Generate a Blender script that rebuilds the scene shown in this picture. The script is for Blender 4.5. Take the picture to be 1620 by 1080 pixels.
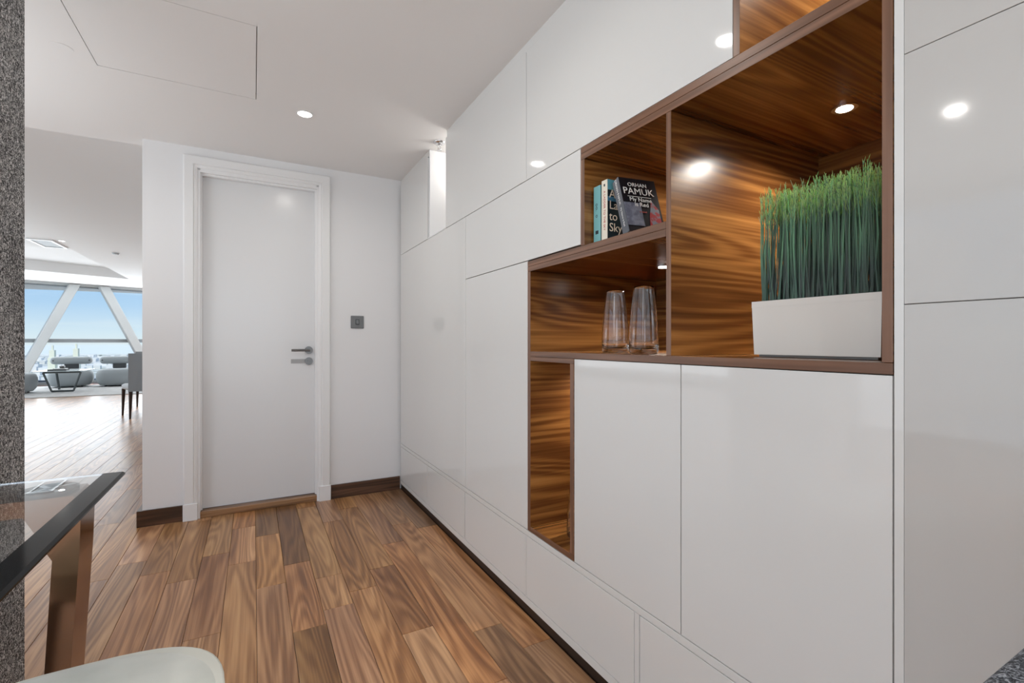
import bpy, bmesh, math, random
from mathutils import Vector, Matrix, Euler
rnd = random.Random(7)
for o in list(bpy.data.objects): bpy.data.objects.remove(o)
SC = bpy.context.scene
C = SC.collection
PI = math.pi

# ------------------------------------------------------------------ camera
YAW = math.atan(409/751)
cd = bpy.data.cameras.new('camera'); cam = bpy.data.objects.new('camera', cd); C.objects.link(cam)
cam.location = (0, 0, 1.12); cam.rotation_euler = (PI/2, 0, -YAW)
cd.sensor_width = 36; cd.lens = 751/1620*36; cd.shift_y = 1.5/1620
cd.clip_start = .02; cd.clip_end = 20000
SC.camera = cam
SC.view_settings.view_transform = 'Standard'; SC.view_settings.look = 'None'
SC.view_settings.exposure = 0.0; SC.view_settings.gamma = 1
SC.view_settings.use_curve_mapping = False
SC.cycles.use_denoising = True
SC.cycles.max_bounces = 10; SC.cycles.diffuse_bounces = 6; SC.cycles.glossy_bounces = 5
SC.cycles.transmission_bounces = 8; SC.cycles.transparent_max_bounces = 12
SC.cycles.caustics_reflective = False
SC.cycles.sample_clamp_indirect = 6

# ------------------------------------------------------------------ world: hazy blue sky with thin cloud near the horizon
W = bpy.data.worlds.new('sky'); SC.world = W; W.use_nodes = True
nt = W.node_tree; nt.nodes.clear()
def wn(t, **k):
    n = nt.nodes.new(t)
    for a, b in k.items(): setattr(n, a, b)
    return n
tc = wn('ShaderNodeTexCoord'); sep = wn('ShaderNodeSeparateXYZ'); nt.links.new(tc.outputs['Generated'], sep.inputs[0])
rp = wn('ShaderNodeValToRGB'); nt.links.new(sep.outputs[2], rp.inputs[0])
cr = rp.color_ramp
cr.elements[0].position = 0.0; cr.elements[0].color = (.82, .90, .95, 1)
cr.elements[1].position = .9; cr.elements[1].color = (.10, .26, .70, 1)
for p_, c_ in ((.015, (.74, .87, .96, 1)), (.06, (.50, .71, .95, 1)), (.13, (.36, .60, .92, 1)), (.35, (.22, .44, .82, 1))):
    e = cr.elements.new(p_); e.color = c_
mp = wn('ShaderNodeMapping'); mp.inputs['Scale'].default_value = (3, 3, 26); nt.links.new(tc.outputs['Generated'], mp.inputs[0])
nz = wn('ShaderNodeTexNoise'); nz.inputs['Scale'].default_value = 1.6; nz.inputs['Detail'].default_value = 5; nt.links.new(mp.outputs[0], nz.inputs[0])
mr = wn('ShaderNodeMapRange'); mr.inputs[1].default_value = .50; mr.inputs[2].default_value = .75; mr.inputs[4].default_value = .55
nt.links.new(nz.outputs[0], mr.inputs[0])
mx = wn('ShaderNodeMix', data_type='RGBA'); nt.links.new(mr.outputs[0], mx.inputs[0]); nt.links.new(rp.outputs[0], mx.inputs[6])
mx.inputs[7].default_value = (.86, .92, .97, 1)
bg = wn('ShaderNodeBackground'); bg.inputs[1].default_value = 1.0; nt.links.new(mx.outputs[2], bg.inputs[0])
wo = wn('ShaderNodeOutputWorld'); nt.links.new(bg.outputs[0], wo.inputs[0])

def area(name, loc, rot, sx, sy, power, col=(1, 1, 1), parent=None, spread=PI):
    l = bpy.data.lights.new(name, 'AREA'); l.shape = 'RECTANGLE'; l.size = sx; l.size_y = sy; l.energy = power; l.color = col; l.spread = spread
    o = bpy.data.objects.new(name, l); C.objects.link(o); o.location = loc; o.rotation_euler = rot
    return o
# sun on the city beyond the glazing (high and behind the tower, so none of it enters the rooms)
sl = bpy.data.lights.new('sun', 'SUN'); sl.energy = 3.2; sl.angle = .01; sl.color = (1, .96, .9)
so = bpy.data.objects.new('sun', sl); C.objects.link(so); so.rotation_euler = (math.radians(38), 0, math.radians(-20))
# daylight entering through the long glazed facade of the living room; the area lamps after it are added fill
area('daylight_facade', (-3.6, 16.9, 1.4), (math.radians(-90), 0, math.radians(22)), 8, 2.4, 260, (.90, .96, 1))
area('side_fill', (-8.8, 10.5, 1.4), (math.radians(90), 0, math.radians(-90)), 8, 2.3, 120, (.90, .96, 1))  # fill lamp at the assumed side glazing, added to brighten the living room
area('back_fill', (-.9, -3.35, 1.28), (math.radians(90), 0, 0), 3.2, 2.0, 52, (.90, .95, 1))  # fill lamp at the assumed back window, added for even brightness
area('left_fill', (-2.93, .6, 1.3), (math.radians(90), 0, math.radians(-90)), 3.4, 1.9, 19, (.90, .95, 1))  # fill lamp at the assumed left window, added for even brightness
area('ceiling_fill_hall', (-2.05, .6, 1.11), (PI, 0, 0), 1.6, 5.4, 82, (.88, .955, 1))  # added upward fill without a real source, brightens the hall ceiling
area('ceiling_fill_living', (-5.5, 8.5, 1.1), (PI, 0, 0), 3.5, 7, 150, (.72, .90, 1))  # added cool upward fill, lifts and tints the living room ceiling

# ------------------------------------------------------------------ material helpers
MATS = {}
def pbr(name, col, rough=.5, metal=0, spec=.5, coat=0, trans=0, ior=1.45, bump=None, emit=None, es=0, sheen=0, var=None):
    m = bpy.data.materials.new(name); m.use_nodes = True; t = m.node_tree; b = t.nodes['Principled BSDF']
    b.inputs['Base Color'].default_value = (*col, 1); b.inputs['Roughness'].default_value = rough
    b.inputs['Metallic'].default_value = metal; b.inputs['Specular IOR Level'].default_value = spec
    b.inputs['Coat Weight'].default_value = coat; b.inputs['Coat Roughness'].default_value = .04
    b.inputs['Transmission Weight'].default_value = trans; b.inputs['IOR'].default_value = ior
    b.inputs['Sheen Weight'].default_value = sheen
    if emit: b.inputs['Emission Color'].default_value = (*emit, 1); b.inputs['Emission Strength'].default_value = es
    g = t.nodes.new('ShaderNodeNewGeometry')
    if var:   # (scale, second colour, contrast lo, hi)
        n = t.nodes.new('ShaderNodeTexNoise'); n.inputs['Scale'].default_value = var[0]; n.inputs['Detail'].default_value = 4
        t.links.new(g.outputs['Position'], n.inputs['Vector'])
        r = t.nodes.new('ShaderNodeMapRange'); r.inputs[1].default_value = var[2]; r.inputs[2].default_value = var[3]; t.links.new(n.outputs[0], r.inputs[0])
        x = t.nodes.new('ShaderNodeMix'); x.data_type = 'RGBA'; t.links.new(r.outputs[0], x.inputs[0])
        x.inputs[6].default_value = (*col, 1); x.inputs[7].default_value = (*var[1], 1); t.links.new(x.outputs[2], b.inputs['Base Color'])
    if bump:  # (scale, strength, distance)
        n = t.nodes.new('ShaderNodeTexNoise'); n.inputs['Scale'].default_value = bump[0]; n.inputs['Detail'].default_value = 3
        t.links.new(g.outputs['Position'], n.inputs['Vector'])
        bp = t.nodes.new('ShaderNodeBump'); bp.inputs['Strength'].default_value = bump[1]; bp.inputs['Distance'].default_value = bump[2]
        t.links.new(n.outputs[0], bp.inputs['Height']); t.links.new(bp.outputs[0], b.inputs['Normal'])
    MATS[name] = m
    return m

def wood(name, axis, cols, across=6, along=.9, rings=9, rough=.3, fibre=90, tone=False, coat=0, spec=.5, seed=0, ringmix=.55):
    """wood: contour lines of a stretched noise field give the cathedral figure, fine stretched noise the fibres"""
    m = bpy.data.materials.new(name); m.use_nodes = True; t = m.node_tree; L = t.links; b = t.nodes['Principled BSDF']
    N = t.nodes.new
    g = N('ShaderNodeNewGeometry'); src = g.outputs['Position']
    if tone:
        at = N('ShaderNodeAttribute'); at.attribute_name = 'tone'
        vm = N('ShaderNodeVectorMath'); vm.operation = 'MULTIPLY_ADD'; L.new(at.outputs['Color'], vm.inputs[0]); vm.inputs[1].default_value = (31, 47, 23); L.new(src, vm.inputs[2])
        src = vm.outputs[0]
    def stretched(ac, al, det, dist, off):
        mp = N('ShaderNodeMapping'); s = [ac, ac, ac]; s[axis] = al; mp.inputs['Scale'].default_value = s; mp.inputs['Location'].default_value = (off, off*1.3, off*.7)
        L.new(src, mp.inputs[0]); n = N('ShaderNodeTexNoise'); n.inputs['Scale'].default_value = 1; n.inputs['Detail'].default_value = det
        n.inputs['Distortion'].default_value = dist*.35; n.inputs['Roughness'].default_value = .5
        L.new(mp.outputs[0], n.inputs[0]); return n.outputs[0]
    big = stretched(across, along, 1.2, .5, seed)
    mu = N('ShaderNodeMath'); mu.operation = 'MULTIPLY'; L.new(big, mu.inputs[0]); mu.inputs[1].default_value = rings*6.283
    sn = N('ShaderNodeMath'); sn.operation = 'SINE'; L.new(mu.outputs[0], sn.inputs[0])
    rg = N('ShaderNodeMapRange'); rg.inputs[1].default_value = -1; rg.inputs[2].default_value = 1; L.new(sn.outputs[0], rg.inputs[0])
    fib = stretched(fibre, fibre*.018, 4, .2, seed+3)
    band = stretched(across*3.5, along*.8, 4, .3, seed+9)
    a1 = N('ShaderNodeMix'); a1.inputs[0].default_value = ringmix; L.new(band, a1.inputs[2]); L.new(rg.outputs[0], a1.inputs[3])
    a2 = N('ShaderNodeMix'); a2.inputs[0].default_value = .62; L.new(fib, a2.inputs[2]); L.new(a1.outputs[0], a2.inputs[3])
    a3 = N('ShaderNodeMix'); a3.inputs[0].default_value = .35; L.new(a2.outputs[0], a3.inputs[2]); L.new(big, a3.inputs[3])
    rp = N('ShaderNodeValToRGB'); cr = rp.color_ramp; L.new(a3.outputs[0], rp.inputs[0])
    ps = (.28, .45, .58, .74)
    cr.elements[0].position = ps[0]; cr.elements[0].color = (*cols[0], 1); cr.elements[1].position = ps[3]; cr.elements[1].color = (*cols[3], 1)
    for i in (1, 2): e = cr.elements.new(ps[i]); e.color = (*cols[i], 1)
    out = rp.outputs[0]
    if tone:
        hs = N('ShaderNodeHueSaturation'); L.new(out, hs.inputs['Color'])
        sp = N('ShaderNodeSeparateColor'); L.new(at.outputs['Color'], sp.inputs[0])
        L.new(sp.outputs[0], hs.inputs['Value']); 
        ms = N('ShaderNodeMapRange'); ms.inputs[3].default_value = .98; ms.inputs[4].default_value = 1.15; L.new(sp.outputs[1], ms.inputs[0]); L.new(ms.outputs[0], hs.inputs['Saturation'])
        mh = N('ShaderNodeMapRange'); mh.inputs[3].default_value = .494; mh.inputs[4].default_value = .503; L.new(sp.outputs[2], mh.inputs[0]); L.new(mh.outputs[0], hs.inputs['Hue'])
        out = hs.outputs[0]
    L.new(out, b.inputs['Base Color'])
    b.inputs['Roughness'].default_value = rough; b.inputs['Coat Weight'].default_value = coat; b.inputs['Coat Roughness'].default_value = .12
    b.inputs['Specular IOR Level'].default_value = spec
    bp = N('ShaderNodeBump'); bp.inputs['Strength'].default_value = .12; bp.inputs['Distance'].default_value = .001
    L.new(fib, bp.inputs['Height']); L.new(bp.outputs[0], b.inputs['Normal'])
    MATS[name] = m
    return m

def speckle(name, cols, scale, rough=.7, bump=.6, spec=.3):
    m = bpy.data.materials.new(name); m.use_nodes = True; t = m.node_tree; L = t.links; b = t.nodes['Principled BSDF']; N = t.nodes.new
    g = N('ShaderNodeNewGeometry')
    n = N('ShaderNodeTexNoise'); n.inputs['Scale'].default_value = scale; n.inputs['Detail'].default_value = 2; n.inputs['Roughness'].default_value = .8; n.inputs['Distortion'].default_value = 1.5
    L.new(g.outputs['Position'], n.inputs[0])
    n2 = N('ShaderNodeTexNoise'); n2.inputs['Scale'].default_value = 4; L.new(g.outputs['Position'], n2.inputs[0])
    ad = N('ShaderNodeMath'); ad.operation = 'MULTIPLY_ADD'; L.new(n2.outputs[0], ad.inputs[0]); ad.inputs[1].default_value = .10; L.new(n.outputs[0], ad.inputs[2])
    rp = N('ShaderNodeValToRGB'); cr = rp.color_ramp; L.new(ad.outputs[0], rp.inputs[0])
    cr.elements[0].position = .44; cr.elements[0].color = (*cols[0], 1); cr.elements[1].position = .66; cr.elements[1].color = (*cols[2], 1)
    e = cr.elements.new(.55); e.color = (*cols[1], 1)
    L.new(rp.outputs[0], b.inputs['Base Color']); b.inputs['Roughness'].default_value = rough; b.inputs['Specular IOR Level'].default_value = spec
    bp = N('ShaderNodeBump'); bp.inputs['Strength'].default_value = bump; bp.inputs['Distance'].default_value = .003
    L.new(n.outputs[0], bp.inputs['Height']); L.new(bp.outputs[0], b.inputs['Normal'])
    MATS[name] = m
    return m

wall_m = pbr('wall_paint', (.78, .78, .79), .55, bump=(160, .05, .001))
ceil_m = pbr('ceiling_paint', (.80, .79, .785), .7, bump=(120, .05, .001))
trim_m = pbr('white_trim', (.80, .80, .805), .28, spec=.5)
door_m = pbr('door_paint', (.72, .725, .735), .22, spec=.5)
gloss = pbr('gloss_white', (.69, .69, .68), .045, spec=.55)
glossr = pbr('gloss_white_tall', (.52, .508, .492), .07, spec=.55)
gap_m = pbr('carcass_dark', (.16, .15, .14), .7)
plinth_m = pbr('plinth_brown', (.022, .012, .008), .4)
skirt_m = wood('skirting_walnut', 0, ((.035, .018, .010), (.060, .030, .017), (.095, .046, .026), (.15, .075, .042)), 20, 1.2, 4, .3)
WC = ((.035, .011, .003), (.120, .043, .011), (.26, .112, .029), (.46, .23, .068))
wx = wood('walnut_grain_x', 0, WC, 6, .45, 17, .27, 130, seed=2.3, spec=.5, ringmix=.27)
wy = wood('walnut_grain_y', 1, WC, 6, .45, 17, .27, 130, seed=5.1, spec=.5, ringmix=.27)
EC = ((.095, .042, .021), (.15, .070, .038), (.20, .097, .055), (.27, .14, .085))
ey = wood('walnut_edge_y', 1, EC, 30, 1, 3, .35, 120, seed=1.1)
ez = wood('walnut_edge_z', 2, EC, 30, 1, 3, .35, 120, seed=4.1)
FC = ((.115, .050, .023), (.28, .140, .066), (.46, .255, .128), (.64, .40, .215))
floor_m = wood('floor_walnut', 1, FC, 8, .6, 15, .3, 170, tone=True, spec=.5, ringmix=.30)
thresh_m = wood('threshold_oak', 0, ((.14, .07, .03), (.22, .11, .05), (.30, .16, .075), (.40, .23, .12)), 20, 1, 4, .35)
steel = pbr('satin_steel', (.18, .18, .18), .32, 1)
plate_m = pbr('gunmetal_plate', (.17, .17, .17), .4, .8)
chrome = pbr('chrome', (.75, .75, .76), .12, 1)
bronze = pbr('polished_bronze', (.30, .18, .11), .14, 1)
glass = pbr('clear_glass', (1, 1, 1), .0, trans=1, ior=1.45)
tglass = pbr('table_glass', (.90, .94, .96), .0, trans=1, ior=1.5)
blackband = pbr('black_glass_edge', (.006, .007, .008), .12, spec=.1)
pane_m = None
lamp_on = pbr('lit_lamp', (1, 1, 1), .5, emit=(1, .97, .92), es=9)
spot_on = pbr('lit_led', (1, 1, 1), .5, emit=(1, .97, .93), es=60)
planter_m = pbr('white_planter', (.72, .69, .65), .15, spec=.5)
fabric = pbr('sage_velvet', (.50, .53, .49), .85, sheen=.5, bump=(400, .2, .001), var=(5, (.60, .62, .58), .4, .62))
grey_fab = pbr('grey_boucle', (.30, .33, .345), .9, sheen=.2, bump=(150, .3, .003))
chair_fab = pbr('blue_grey_fabric', (.33, .37, .40), .85, sheen=.3)
darkgrey = pbr('dark_grey', (.06, .065, .07), .6)
legwood = pbr('dark_leg_wood', (.035, .016, .010), .3)
rug_m = pbr('rug_pale_grey', (.50, .50, .49), .95, bump=(200, .5, .004), var=(9, (.42, .42, .42), .4, .6))
tframe = pbr('grey_metal', (.10, .115, .12), .4, .6)
mull = pbr('white_grey_metal', (.62, .65, .66), .45)
mull_d = pbr('grey_metal_rail', (.30, .33, .35), .45)
stone = speckle('speckled_wall', ((.010, .010, .011), (.13, .13, .133), (.75, .75, .75)), 135, .8, 1)
stone2 = speckle('speckled_worktop', ((.008, .010, .014), (.06, .07, .085), (.34, .36, .40)), 210, .7, .8)
blackm = pbr('black', (.008, .008, .008), .6)

def clear_pane():
    m = bpy.data.materials.new('window_glass'); m.use_nodes = True; t = m.node_tree; t.nodes.clear(); N = t.nodes.new
    tr = N('ShaderNodeBsdfTransparent'); tr.inputs[0].default_value = (.95, .98, .98, 1); gl = N('ShaderNodeBsdfGlossy'); gl.inputs['Roughness'].default_value = 0
    fr = N('ShaderNodeFresnel'); fr.inputs[0].default_value = 1.45; mx = N('ShaderNodeMixShader'); o = N('ShaderNodeOutputMaterial')
    gm_ = N('ShaderNodeNewGeometry'); iv = N('ShaderNodeMath'); iv.operation = 'SUBTRACT'; iv.inputs[0].default_value = 1; t.links.new(gm_.outputs['Backfacing'], iv.inputs[1])
    ml = N('ShaderNodeMath'); ml.operation = 'MULTIPLY'; t.links.new(fr.outputs[0], ml.inputs[0]); t.links.new(iv.outputs[0], ml.inputs[1])
    t.links.new(ml.outputs[0], mx.inputs[0]); t.links.new(tr.outputs[0], mx.inputs[1]); t.links.new(gl.outputs[0], mx.inputs[2]); t.links.new(mx.outputs[0], o.inputs[0])
    return m
pane_m = clear_pane()

# ------------------------------------------------------------------ mesh helpers
WORLD = {}     # world origin of each object that can be a parent
def mark(o, label=None, cat=None, group=None, kind=None):
    if label: o['label'] = label
    if cat: o['category'] = cat
    if group: o['group'] = group
    if kind: o['kind'] = kind
    return o
def root(name, loc, label=None, cat=None, group=None, kind=None):
    o = bpy.data.objects.new(name, None); C.objects.link(o); o.location = loc; o.empty_display_size = .1
    WORLD[o] = Vector(loc)
    return mark(o, label, cat, group, kind)
def link(name, me, mats, parent=None, origin=None, kind=None, smooth=False):
    """me has WORLD coordinates; its origin is moved to the parent's origin or to its own base"""
    if origin is None:
        if parent is not None: origin = WORLD[parent]
        else:
            vs = [v.co for v in me.vertices]
            origin = Vector(((min(v.x for v in vs)+max(v.x for v in vs))/2, (min(v.y for v in vs)+max(v.y for v in vs))/2, min(v.z for v in vs)))
    origin = Vector(origin)
    me.transform(Matrix.Translation(-origin))
    for m in (mats if isinstance(mats, (list, tuple)) else [mats]): me.materials.append(m)
    o = bpy.data.objects.new(name, me); C.objects.link(o)
    if parent is not None:
        o.parent = parent; o.location = origin - WORLD[parent]
    else: o.location = origin
    WORLD[o] = origin
    if smooth:
        for p in me.polygons: p.use_smooth = True
    if kind: o['kind'] = kind
    return o
def bm_box(bm, x0, x1, y0, y1, z0, z1, M=None):
    vs = [bm.verts.new(c) for c in ((x0,y0,z0),(x1,y0,z0),(x1,y1,z0),(x0,y1,z0),(x0,y0,z1),(x1,y0,z1),(x1,y1,z1),(x0,y1,z1))]
    for f in ((0,3,2,1),(4,5,6,7),(0,1,5,4),(1,2,6,5),(2,3,7,6),(3,0,4,7)): bm.faces.new([vs[i] for i in f])
    if M is not None: bmesh.ops.transform(bm, matrix=M, verts=vs)
    return vs
def fin(bm, name='m'):
    me = bpy.data.meshes.new(name); bm.normal_update(); bm.to_mesh(me); bm.free(); return me
def box(name, x0, x1, y0, y1, z0, z1, mat, parent=None, bev=0, seg=2, kind=None, edge=None, origin=None):
    bm = bmesh.new(); bm_box(bm, x0, x1, y0, y1, z0, z1)
    if bev: bmesh.ops.bevel(bm, geom=bm.edges[:], offset=bev, segments=seg, profile=.5, affect='EDGES')
    bm.normal_update()
    if edge is not None:
        for f in bm.faces:
            if f.normal.x < -.5: f.material_index = 1
        mat = [mat, edge]
    return link(name, fin(bm), mat, parent, origin, kind)
def boxes(name, lst, mat, parent=None, kind=None, bev=0):
    bm = bmesh.new()
    for b in lst: bm_box(bm, *b)
    if bev: bmesh.ops.bevel(bm, geom=bm.edges[:], offset=bev, segments=2, profile=.5, affect='EDGES')
    return link(name, fin(bm), mat, parent, None, kind)
def bm_tube(bm, a, b, r0, r1=None, n=12, cap=True):
    a, b = Vector(a), Vector(b); r1 = r0 if r1 is None else r1
    d = (b-a).normalized(); u = d.orthogonal().normalized(); w = d.cross(u)
    A = [bm.verts.new(a+(u*math.cos(t)+w*math.sin(t))*r0) for t in [2*PI*i/n for i in range(n)]]
    B = [bm.verts.new(b+(u*math.cos(t)+w*math.sin(t))*r1) for t in [2*PI*i/n for i in range(n)]]
    for i in range(n): bm.faces.new([A[i], A[(i+1)%n], B[(i+1)%n], B[i]])
    if cap: bm.faces.new(A[::-1]); bm.faces.new(B)
def tube(name, a, b, r0, mat, parent=None, r1=None, n=16, smooth=False):
    bm = bmesh.new(); bm_tube(bm, a, b, r0, r1, n); return link(name, fin(bm), mat, parent, smooth=smooth)
def lathe(bm, c, prof, n=40):
    """prof: list of (r, z)"""
    rows = []
    for r, z in prof:
        if r < 1e-5: rows.append([bm.verts.new((c[0], c[1], c[2]+z))])
        else: rows.append([bm.verts.new((c[0]+r*math.cos(2*PI*i/n), c[1]+r*math.sin(2*PI*i/n), c[2]+z)) for i in range(n)])
    for A, B in zip(rows, rows[1:]):
        for i in range(n):
            j = (i+1) % n
            q = [A[i % len(A)], A[j % len(A)], B[j % len(B)], B[i % len(B)]]
            q = list(dict.fromkeys(q))
            if len(q) > 2: bm.faces.new(q)
def superloft(bm, rings, n=40):
    """rings: (cx, cy, z, half_x, half_y, exponent)"""
    rows = []
    for cx, cy, z, a, b, e in rings:
        row = []
        for i in range(n):
            t = 2*PI*i/n; ct, st = math.cos(t), math.sin(t)
            row.append(bm.verts.new((cx+a*math.copysign(abs(ct)**(2/e), ct), cy+b*math.copysign(abs(st)**(2/e), st), z)))
        rows.append(row)
    for A, B in zip(rows, rows[1:]):
        for i in range(n): bm.faces.new([A[i], A[(i+1)%n], B[(i+1)%n], B[i]])
    bm.faces.new(rows[0][::-1]); bm.faces.new(rows[-1])
def auto_smooth(o, ang=35):
    me = o.data
    bm = bmesh.new(); bm.from_mesh(me)
    for f in bm.faces: f.smooth = True
    for e in bm.edges:
        if len(e.link_faces) == 2 and e.calc_face_angle(0) > math.radians(ang): e.smooth = False
    bm.to_mesh(me); bm.free()
    return o
def dup(o, loc=None, rotz=None, label=None, group=None):
    c = o.copy(); C.objects.link(c)
    for ch in list(o.children):
        k = ch.copy(); C.objects.link(k); k.parent = c
        for g in list(ch.children):
            q = g.copy(); C.objects.link(q); q.parent = k
    if loc is not None: c.location = loc
    if rotz is not None: c.rotation_euler = (0, 0, rotz)
    if label: c['label'] = label
    if group: c['group'] = group
    return c
def text(name, s, size, M, mat, parent, thick=.0003, align='CENTER', sx=1, spacing=1):
    cu = bpy.data.curves.new(name, 'FONT'); cu.body = s; cu.size = size; cu.align_x = align; cu.align_y = 'CENTER'; cu.extrude = thick; cu.space_line = spacing
    cu.resolution_u = 3
    t = bpy.data.objects.new('tmp', cu); C.objects.link(t)
    bpy.context.view_layer.update()
    me = bpy.data.meshes.new_from_object(t.evaluated_get(bpy.context.evaluated_depsgraph_get()))
    bpy.data.objects.remove(t)
    me.materials.clear()
    me.transform(Matrix.Diagonal((sx, 1, 1, 1))); me.transform(M)
    return link(name, me, mat, parent)

# ------------------------------------------------------------------ the setting
XC = .985          # face of the cabinet wall
YW = 3.612         # door wall
H1, H2 = 2.36, 2.70
XL = -3.0          # far side of the dining area, outside the frame

# floor: dark sub-floor with walnut planks as parts
fl = box('floor', -9.5, 1.75, -3.6, 19.2, -.03, -.013, pbr('subfloor', (.05, .03, .02), .8), kind='structure', origin=(0, 0, -.03))
mark(fl, 'walnut plank floor running through the hall into the bright living room')
PW, X0 = .1225, .0110
known = {   # row: joints (Y) taken along the row, with the tone of the board that ends there
    0: [(1.35, 1.0), (2.452, .95), (3.107, 1.12), (3.9, .50)],
    1: [(1.25, .95), (2.015, .62), (2.64, 1.18), (3.8, .46)],
    2: [(1.2, 1.1), (2.12, .95), (2.42, 1.12), (3.5, .85)],
    3: [(.9, .9), (2.22, 1.05), (3.15, 1.08), (4.3, .9)],
    4: [(1.80, 1.12), (2.39, .78), (3.35, .9)],
    5: [(1.4, 1.15), (2.65, 1.1), (3.75, .82)],
    6: [(1.686, .68), (2.9, .98), (3.9, .9)],
    7: [(1.51, .8), (2.786, 1.0), (3.9, .55)],
    -1: [(1.6, 1.08), (2.775, 1.0), (3.3, 1.12), (4.2, 1.02)],
    -2: [(1.5, .8), (2.15, .98), (2.95, .88), (3.9, .85)],
    -3: [(1.7, .9), (2.70, 1.0), (3.55, .82)],
    -4: [(1.9, .9), (2.85, .85), (3.62, .8)],
}
def plank_mesh(x0, x1, y0, y1, tone, bm=None):
    own = bm is None
    if own: bm = bmesh.new()
    lay = bm.loops.layers.float_color.get('tone') or bm.loops.layers.float_color.new('tone')
    g, c, zt = .0006, .0012, 0.0
    lo = [bm.verts.new(p) for p in ((x0+g, y0+g, -.013), (x1-g, y0+g, -.013), (x1-g, y1-g, -.013), (x0+g, y1-g, -.013))]
    mi = [bm.verts.new(p) for p in ((x0+g, y0+g, zt-c), (x1-g, y0+g, zt-c), (x1-g, y1-g, zt-c), (x0+g, y1-g, zt-c))]
    hi = [bm.verts.new(p) for p in ((x0+g+c, y0+g+c, zt), (x1-g-c, y0+g+c, zt), (x1-g-c, y1-g-c, zt), (x0+g+c, y1-g-c, zt))]
    fs = [bm.faces.new(hi)]
    for i in range(4):
        j = (i+1) % 4
        fs.append(bm.faces.new([lo[i], lo[j], mi[j], mi[i]])); fs.append(bm.faces.new([mi[i], mi[j], hi[j], hi[i]]))
    for f in fs:
        for l in f.loops: l[lay] = tone
    return fin(bm, 'plank') if own else None
allp = []
row_lo, row_hi = int(math.floor((-7.6-X0)/PW)), 8
for r in range(row_lo, row_hi):
    x0 = X0+r*PW; x1 = x0+PW
    y = -3.5; segs = []
    kn = known.get(r, [])
    if kn:
        while y < kn[0][0]-1.3: 
            y2 = y+rnd.uniform(.6, 1.0); segs.append((y, y2, rnd.uniform(.75, 1.15))); y = y2
        for (yj, tn) in kn: segs.append((y, yj, tn)); y = yj
    while y < 17.0:
        y2 = min(17.2, y+rnd.uniform(.55, 1.25)); segs.append((y, y2, rnd.uniform(.72, 1.12))); y = y2
    for (a, b_, tn) in segs:
        if x0 > -.62 and b_ > YW: b_ = min(b_, YW+.3)
        if x0 > -.62 and a > YW: continue
        if b_-a < .02: continue
        allp.append((x0, min(x1, .991), a, b_, (tn, rnd.random(), rnd.random(), 1)))
def seen(p):
    x, y = (p[0]+p[1])/2, (p[2]+p[3])/2
    s, c = math.sin(YAW), math.cos(YAW); d = x*s+y*c; rr = x*c-y*s
    if d < 1.2 or d > 10.5: return None
    u = 810+751*rr/d
    yl = (p[2] if p[2] > .6 else .6)
    if u < -30 or u > 1000 or 541.5+841/d > 1250: return None
    if x < -1.15-.0 and (x/y < -.335): return None
    if y > YW and x > -.15*y: return None
    return d
near = sorted([p for p in allp if seen(p) is not None], key=seen)[:298]
nearset = set(id(p) for p in near)
for p in near: link('plank', plank_mesh(*p), floor_m, fl)
bm = bmesh.new(); bm.loops.layers.float_color.new('tone')
for p in allp:
    if id(p) not in nearset: plank_mesh(*p, bm=bm)
link('planks_far_and_hidden', fin(bm), floor_m, fl, kind='stuff').name = 'planking'

# ceilings
HX0, HX1, HY0, HY1 = -.612, .010, 2.118, 2.752
cg = boxes('ceiling', [
    (XL, HX0-.003, -3.6, YW+.12, H1, H1+.08), (HX1+.003, 1.75, -3.6, YW+.12, H1, H1+.08),
    (HX0-.003, HX1+.003, -3.6, HY0-.003, H1, H1+.08), (HX0-.003, HX1+.003, HY1+.003, YW+.12, H1, H1+.08),
    (HX0-.003, HX1+.003, HY0-.003, HY1+.003, H1+.03, H1+.08)], ceil_m, kind='structure')
mark(cg, 'lower white plaster ceiling over the hall with an access hatch')
box('access_hatch', HX0, HX1, HY0, HY1, H1+.0005, H1+.02, ceil_m, cg)
tube('blanking_disc', (-.712, 2.661, H1-.0015), (-.712, 2.661, H1+.001), .04, ceil_m, cg, n=32)
TX, TY0, TY1 = -2.72, 10.63, 15.0
bm = bmesh.new()
bm_box(bm, TX, 1.75, YW+.12, 19.2, H2, H2+.3); bm_box(bm, -9.5, TX, YW+.12, TY0, H2, H2+.3)
# beyond the raised tray: strip that follows the slanted facade
def prism(bm, pts, z0, z1):
    lo = [bm.verts.new((x, y, z0)) for x, y in pts]; hi = [bm.verts.new((x, y, z1)) for x, y in pts]
    bm.faces.new(lo[::-1]); bm.faces.new(hi); n = len(pts)
    for i in range(n): bm.faces.new([lo[i], lo[(i+1)%n], hi[(i+1)%n], hi[i]])
prism(bm, [(TX, TY1), (TX, 19.2), (-9.5, 19.2), (-9.5, 11.2)], H2, H2+.3)
prism(bm, [(TX, TY0), (TX, TY1), (-9.5, 11.2), (-9.5, TY0)], H2+.22, H2+.3)
cl2 = link('ceiling', fin(bm), ceil_m, kind='structure'); mark(cl2, 'higher white living room ceiling with a recessed tray')
box('ceiling_drop_edge', XL, -.5, YW+.12, YW+.13, H1, H2+.02, ceil_m, cg)

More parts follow.
